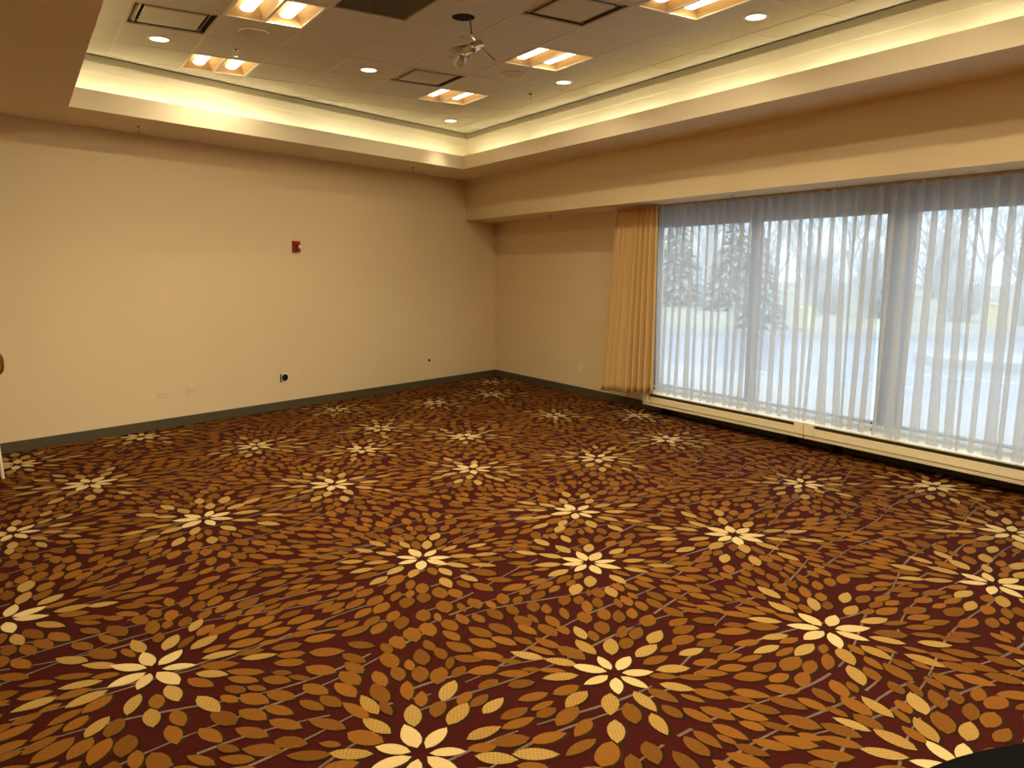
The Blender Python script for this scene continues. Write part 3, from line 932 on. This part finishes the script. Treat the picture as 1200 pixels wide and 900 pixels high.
def outlet(x, z, label, horiz=True, on_right=None, dark=False, m_='plate'):
    w, hh = (0.115, 0.07) if horiz else (0.07, 0.115)
    if on_right is None:
        o = thing('wall_outlet', label, 'outlet', on_back(x, z), e, 'wall outlets and plates')
    else:
        o = thing('wall_outlet', label, 'outlet', (0, on_right, z), -math.pi / 2, 'wall outlets and plates')
    MB().box(-w / 2, w / 2, -0.007, 0, -hh / 2, hh / 2).build('cover_plate', m_, o, bevel=0.002)
    for s in (-1, 1):
        c = (s * 0.024, 0) if horiz else (0, s * 0.024)
        sk_ = MB().box(c[0] - 0.016, c[0] + 0.016, -0.010, -0.007, c[1] - 0.014, c[1] + 0.014).build('socket', m_, o, bevel=0.002)
        for t in (-1, 1):
            MB().box(c[0] + t * 0.006 - 0.0013, c[0] + t * 0.006 + 0.0013, -0.0105, -0.0098, c[1] - 0.005, c[1] + 0.005).build('slot', 'dark', sk_)
    return o
outlet(-5.328, 0.37, 'wall-coloured outlet plate, leftmost of the pair low on the back wall')
outlet(-5.005, 0.372, 'wall-coloured outlet plate, right one of the pair low on the back wall')
outlet(-1.667, 0.367, 'wall-coloured outlet plate low on the back wall near the corner')
outlet(0, 0.383, 'outlet plate low on the wall beside the tan drape', horiz=False, on_right=-2.317, m_='ivory')
po = thing('floor_power_socket', 'pale square wall plate with a round black socket on the back wall', 'outlet', on_back(-3.866, 0.392), e)
MB().box(-0.058, 0.058, -0.008, 0, -0.058, 0.058).build('cover_plate', 'ivory', po, bevel=0.002)
q90 = Matrix.Rotation(math.pi / 2, 4, 'X')
MB().lathe([(0.001, 0.008), (0.040, 0.008), (0.042, 0.022), (0.034, 0.030), (0.030, 0.024), (0.001, 0.022)], 24, M4=q90).build('round_socket', 'black', po)
MB().box(-0.062, -0.048, -0.012, -0.002, -0.055, 0.05).build('flip_lid', 'black', po, bevel=0.002)
wj = thing('wall_jack', 'tiny round wall jack right of the black socket', 'wall jack', on_back(-3.589, 0.45), e)
MB().lathe([(0.001, 0.0), (0.022, 0.0), (0.022, 0.006), (0.016, 0.009), (0.001, 0.009)], 18, M4=q90).build('rosette', 'plate', wj)
MB().lathe([(0.001, 0.009), (0.006, 0.009), (0.005, 0.014), (0.001, 0.014)], 10, M4=q90).build('pin', 'diff', wj)
wk = thing('wall_jack', 'tiny dark wall jack near the far corner of the back wall', 'wall jack', on_back(-1.465, 0.385), e)
MB().lathe([(0.001, 0.0), (0.020, 0.0), (0.020, 0.006), (0.015, 0.010), (0.001, 0.010)], 18, M4=q90).build('rosette', 'black', wk)
MB().lathe([(0.001, 0.010), (0.006, 0.010), (0.005, 0.014), (0.001, 0.014)], 10, M4=q90).build('pin', 'dark', wk)

# ------------------------------------------------------------------ chair at the left edge, table at the lower right
def rounded_rect(w, hh, r, n=5):
    pts = []
    for cx, cy, a0 in ((w / 2 - r, hh / 2 - r, 0), (-w / 2 + r, hh / 2 - r, 90), (-w / 2 + r, -hh / 2 + r, 180), (w / 2 - r, -hh / 2 + r, 270)):
        for k in range(n + 1):
            a = math.radians(a0 + 90 * k / n)
            pts.append((cx + r * math.cos(a), cy + r * math.sin(a)))
    return pts
def slab_xz(w, hh, r, y0, y1, zc, mb=None):
    mb = mb or MB()
    p = rounded_rect(w, hh, r)
    n = len(p)
    ins = [(x * (1 - 0.012 / (w / 2)), z * (1 - 0.012 / (hh / 2))) for x, z in p]
    vs = [(x, y0, zc + z) for x, z in ins] + [(x, y0 + 0.01, zc + z) for x, z in p] + [(x, y1 - 0.01, zc + z) for x, z in p] + [(x, y1, zc + z) for x, z in ins]
    fs = [tuple(range(n)), tuple(reversed(range(3 * n, 4 * n)))]
    for q_ in range(3):
        fs += [(q_ * n + i, (q_ * n) + (i + 1) % n, (q_ + 1) * n + (i + 1) % n, (q_ + 1) * n + i) for i in range(n)]
    return mb.add(vs, fs)
ch = thing('chair', 'chair with brown rounded back and pale legs just entering at the left edge', 'chair', (-7.068, -3.60, 0), -YAW)
slab_xz(0.60, 0.18, 0.07, 0.17, 0.215, 0.945).build('backrest', 'chair_fabric', ch)
slab_xz(0.635, 0.205, 0.08, 0.18, 0.205, 0.945).build('back_frame', 'chair_frame', ch)
s_ = MB()
p = rounded_rect(0.46, 0.45, 0.06)
s_.prism(p, 0.415, 0.45).prism([(x * 0.97, y * 0.97) for x, y in p], 0.45, 0.475)
s_.build('seat', 'chair_fabric', ch)
MB().ring([(x * 0.93, y * 0.93) for x, y in p], p, 0.33, 0.415).build('seat_frame', 'chair_frame', ch)
for sx in (-1, 1):
    MB().tube((sx * 0.20, 0.20, 0.44), (sx * 0.20, 0.195, 0.90), 0.012, seg=10).build('back_post', 'chair_frame', ch)
    for sy in (-1, 1):
        MB().tube((sx * 0.205, sy * 0.19, 0.40), (sx * 0.215, sy * 0.215, 0.0), 0.015, 0.013, seg=10).build('leg', 'chair_leg', ch)

tb = thing('round_table', 'black round table top cutting into the lower right corner', 'table', (-5.19, -11.04, 0))
RT = 0.80
MB().lathe([(0.001, 0.712), (RT - 0.012, 0.712), (RT, 0.718), (RT, 0.736), (RT - 0.006, 0.741), (0.001, 0.742)], 72).build('table_top', 'table', tb)
MB().lathe([(RT - 0.10, 0.68), (RT - 0.085, 0.68), (RT - 0.085, 0.711), (RT - 0.10, 0.711)], 48).build('apron', 'tablemetal', tb)
for k in range(4):
    a = math.pi / 4 + k * math.pi / 2
    MB().tube((0.52 * math.cos(a), 0.52 * math.sin(a), 0.71), (0.58 * math.cos(a), 0.58 * math.sin(a), 0.0), 0.016, seg=10).build('leg', 'tablemetal', tb)

# ------------------------------------------------------------------ outside the window
struct(MB().box(0.2, 120, -70, 90, -0.4, -0.15).build('ground_asphalt', 'asphalt'))
struct(MB().box(0.2, 4.2, -40, 30, -0.15, -0.05).build('ground_walkway', 'concrete'))
def along(ax_, ay_, bx, by, w):
    d = Vector((bx - ax_, by - ay_)).normalized(); n_ = Vector((-d.y, d.x)) * w / 2
    return [(ax_ - n_.x, ay_ - n_.y), (bx - n_.x, by - n_.y), (bx + n_.x, by + n_.y), (ax_ + n_.x, ay_ + n_.y)]
for (a, lab) in (((5.05, -0.6, 5.75, -4.5, 0.10), 'white painted parking line on the asphalt nearer the window'), ((7.0, -0.5, 7.9, -5.4, 0.10), 'white painted parking line on the asphalt further from the window')):
    tag(MB().prism(along(*a), -0.15, -0.144).build('road_line', 'paint'), lab, 'road marking', 'painted lines outside')
struct(MB().prism([(12.2, 3.6), (17.0, 0.55), (40, -14), (120, -20), (120, 90), (30, 90), (10, 40), (6, 14)], -0.15, -0.02).build('ground_lawn', 'grass'))
struct(MB().prism(along(6.0, 14.0, 12.2, 3.5, 0.22), -0.15, 0.06).prism(along(12.15, 3.55, 17.1, 0.45, 0.22), -0.15, 0.06).prism(along(17.0, 0.5, 40, -14, 0.22), -0.15, 0.06).build('ground_kerb', 'concrete'))
isl = [(9.1, -2.2), (9.6, -3.6), (11.2, -4.2), (12.2, -2.6), (11.4, -1.2), (10.0, -1.1)]
struct(MB().ring(offset_poly(isl, -0.15) if False else [(10.55 + (x - 10.55) * 0.88, -2.5 + (y + 2.5) * 0.88) for x, y in isl], isl, -0.15, 0.0).prism([(10.55 + (x - 10.55) * 0.88, -2.5 + (y + 2.5) * 0.88) for x, y in isl], -0.15, -0.03).build('ground_island', 'concrete'))
yb_ = thing('roadside_box', 'yellow box on the kerb outside, seen through the sheer curtain', 'box', (13.6, 4.6, -0.02), 0.5)
MB().box(-0.25, 0.25, -0.2, 0.2, 0.05, 0.62).build('body', 'yellow', yb_, bevel=0.02)
MB().box(-0.28, 0.28, -0.23, 0.23, 0.62, 0.70).build('lid', 'yellow', yb_, bevel=0.02)
MB().box(-0.2, 0.2, -0.15, 0.15, 0.0, 0.05).build('base', 'concrete', yb_)
bx_ = thing('utility_cabinet', 'beige cabinet on the lawn outside at the right edge', 'cabinet', (18.4, 1.4, -0.02), 0.5)
MB().box(-0.35, 0.35, -0.35, 0.35, 0.06, 0.78).build('body', 'beigebox', bx_, bevel=0.02)
MB().box(-0.38, 0.38, -0.38, 0.38, 0.78, 0.84).build('lid', 'beigebox', bx_, bevel=0.02)
MB().box(-0.4, 0.4, -0.4, 0.4, 0.0, 0.06).build('base', 'concrete', bx_)

def bare_tree(seed, hgt):
    rnd = random.Random(seed)
    tr, br = MB(), MB()
    def grow(p, d, ln, r, depth):
        q_ = p + d * ln
        (tr if depth == 0 else br).tube(p, q_, r, r * 0.65, seg=6 if depth == 0 else 4, caps=False)
        if depth >= 6: return
        for _ in range(rnd.choice((2, 3, 3)) + (2 if depth == 0 else 0)):
            ax_ = Vector((rnd.gauss(0, 1), rnd.gauss(0, 1), rnd.uniform(-0.2, 0.9))).normalized()
            nd = (d * rnd.uniform(0.7, 1.1) + ax_ * rnd.uniform(0.5, 0.95)).normalized()
            grow(p + d * ln * rnd.uniform(0.6, 1.0), nd, ln * rnd.uniform(0.55, 0.78), r * 0.55, depth + 1)
    grow(Vector((0, 0, 0)), Vector((0, 0, 1)), hgt * 0.32, hgt * 0.022, 0)
    return tr.mesh('trunk', 'hazy_bark', fix=False), br.mesh('branches', 'hazy_bark', fix=False)
BT = [bare_tree(s, 9.0) for s in (1, 2, 3)]
rnd = random.Random(21)
k = 0
for row in range(3):
    for q_ in range(14):
        ty = -10 + q_ * 4.6 + row * 1.6
        tx = 27 + row * 6.5 + 0.12 * q_
        where = ('front', 'middle', 'rear')[row]
        t = thing('bare_tree', 'leafless tree in the %s row of the hazy wood outside' % where, 'tree', (tx + rnd.uniform(-0.4, 0.4), ty + rnd.uniform(-0.4, 0.4), -0.05), rnd.uniform(0, 6.28), 'leafless trees, %s row' % where)
        s = rnd.uniform(0.62, 0.85) * (1 + 0.12 * row); t.scale = (s * 0.8, s * 0.8, s)
        a, b = BT[k % 3]; k += 1
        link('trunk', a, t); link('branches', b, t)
def bush(seed):
    rnd = random.Random(seed)
    m_ = MB()
    for k in range(260):
        a, r, z = rnd.uniform(0, 6.28), rnd.uniform(0.1, 1.1), rnd.uniform(0.5, 2.6)
        p0 = Vector((rnd.gauss(0, 0.15), rnd.gauss(0, 0.15), 0)); p1 = Vector((r * math.cos(a), r * math.sin(a), z * (1 - 0.25 * r)))
        m_.tube(p0, p1, 0.02, 0.006, seg=3, caps=False)
        for _ in range(2):
            b = p0.lerp(p1, rnd.uniform(0.4, 0.9))
            m_.tube(b, b + Vector((rnd.gauss(0, 0.3), rnd.gauss(0, 0.3), rnd.uniform(0.1, 0.5))), 0.012, 0.004, seg=3, caps=False)
    return m_.mesh('twigs', 'hazy_bark', fix=False)
BSH = [bush(s_) for s_ in (1, 2)]
for q_ in range(16):
    if any(abs(-6 + q_ * 2.7 - c_) < 3.4 for c_ in (14.6, 19.4)): continue
    t = thing('bare_shrub', 'leafless shrub in the low thicket at the foot of the wood outside', 'shrub', (22.3 + 0.35 * math.sin(q_ * 2.1), -6 + q_ * 2.7, -0.05), q_ * 1.3, 'leafless shrubs outside')
    t.scale = (1.05, 1.05, 0.95 + 0.2 * math.sin(q_ * 1.7))
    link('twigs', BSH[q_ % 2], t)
for q_ in range(14):
    t = thing('bare_thicket', 'tall leafless thicket at the very back of the wood outside', 'shrub', (49 + 0.5 * math.sin(q_ * 2.1), -8 + q_ * 5.6, -0.05), q_ * 1.3, 'leafless thickets behind the wood')
    t.scale = (2.3, 2.3, 2.1 + 0.3 * math.sin(q_ * 1.7))
    link('twigs', BSH[q_ % 2], t)
def conifer(seed, hgt, rad):
    rnd = random.Random(seed)
    tk = MB().tube((0, 0, 0), (0, 0, hgt), 0.05 * hgt / 2, 0.01, seg=7)
    nd = MB()
    for k in range(620):
        t = rnd.random() ** 1.3
        z = hgt * (0.06 + 0.94 * t)
        r = rad * (1 - t) * rnd.uniform(0.55, 1.08) + 0.05
        a = rnd.uniform(0, 6.28)
        d = Vector((math.cos(a), math.sin(a), 0)); s = Vector((-d.y, d.x, 0))
        w = 0.07 + 0.22 * r
        b0 = Vector((0, 0, z)) + d * r * 0.25
        tip = Vector((0, 0, z - 0.28 * r)) + d * r
        mid = (b0 + tip) / 2 + Vector((0, 0, 0.06))
        nd.add([b0, mid + s * w * 0.5, tip, mid - s * w * 0.5, mid + Vector((0, 0, -0.05))], [(0, 1, 4), (1, 2, 4), (2, 3, 4), (3, 0, 4)])
    return tk.mesh('trunk', 'hazy_bark', fix=False), nd.mesh('needles', 'needles', fix=False)
CN = [conifer(1, 4.2, 1.5), conifer(2, 5.0, 2.0)]
for (x, y, s, v, lab) in ((12.0, 4.9, 0.72, 0, 'dark conifer on the lawn behind the second window pane'), (21.5, 14.6, 1.0, 1, 'tall conifer behind the window pane next to the drape'),
                          (22.5, 19.4, 1.1, 1, 'tall conifer behind the far pane, right of its twin'), (17.0, 17.6, 0.9, 0, 'slim conifer closest to the drape outside')):
    t = thing('conifer', lab, 'tree', (x, y, -0.05), x, 'conifers outside'); t.scale = (s, s, s)
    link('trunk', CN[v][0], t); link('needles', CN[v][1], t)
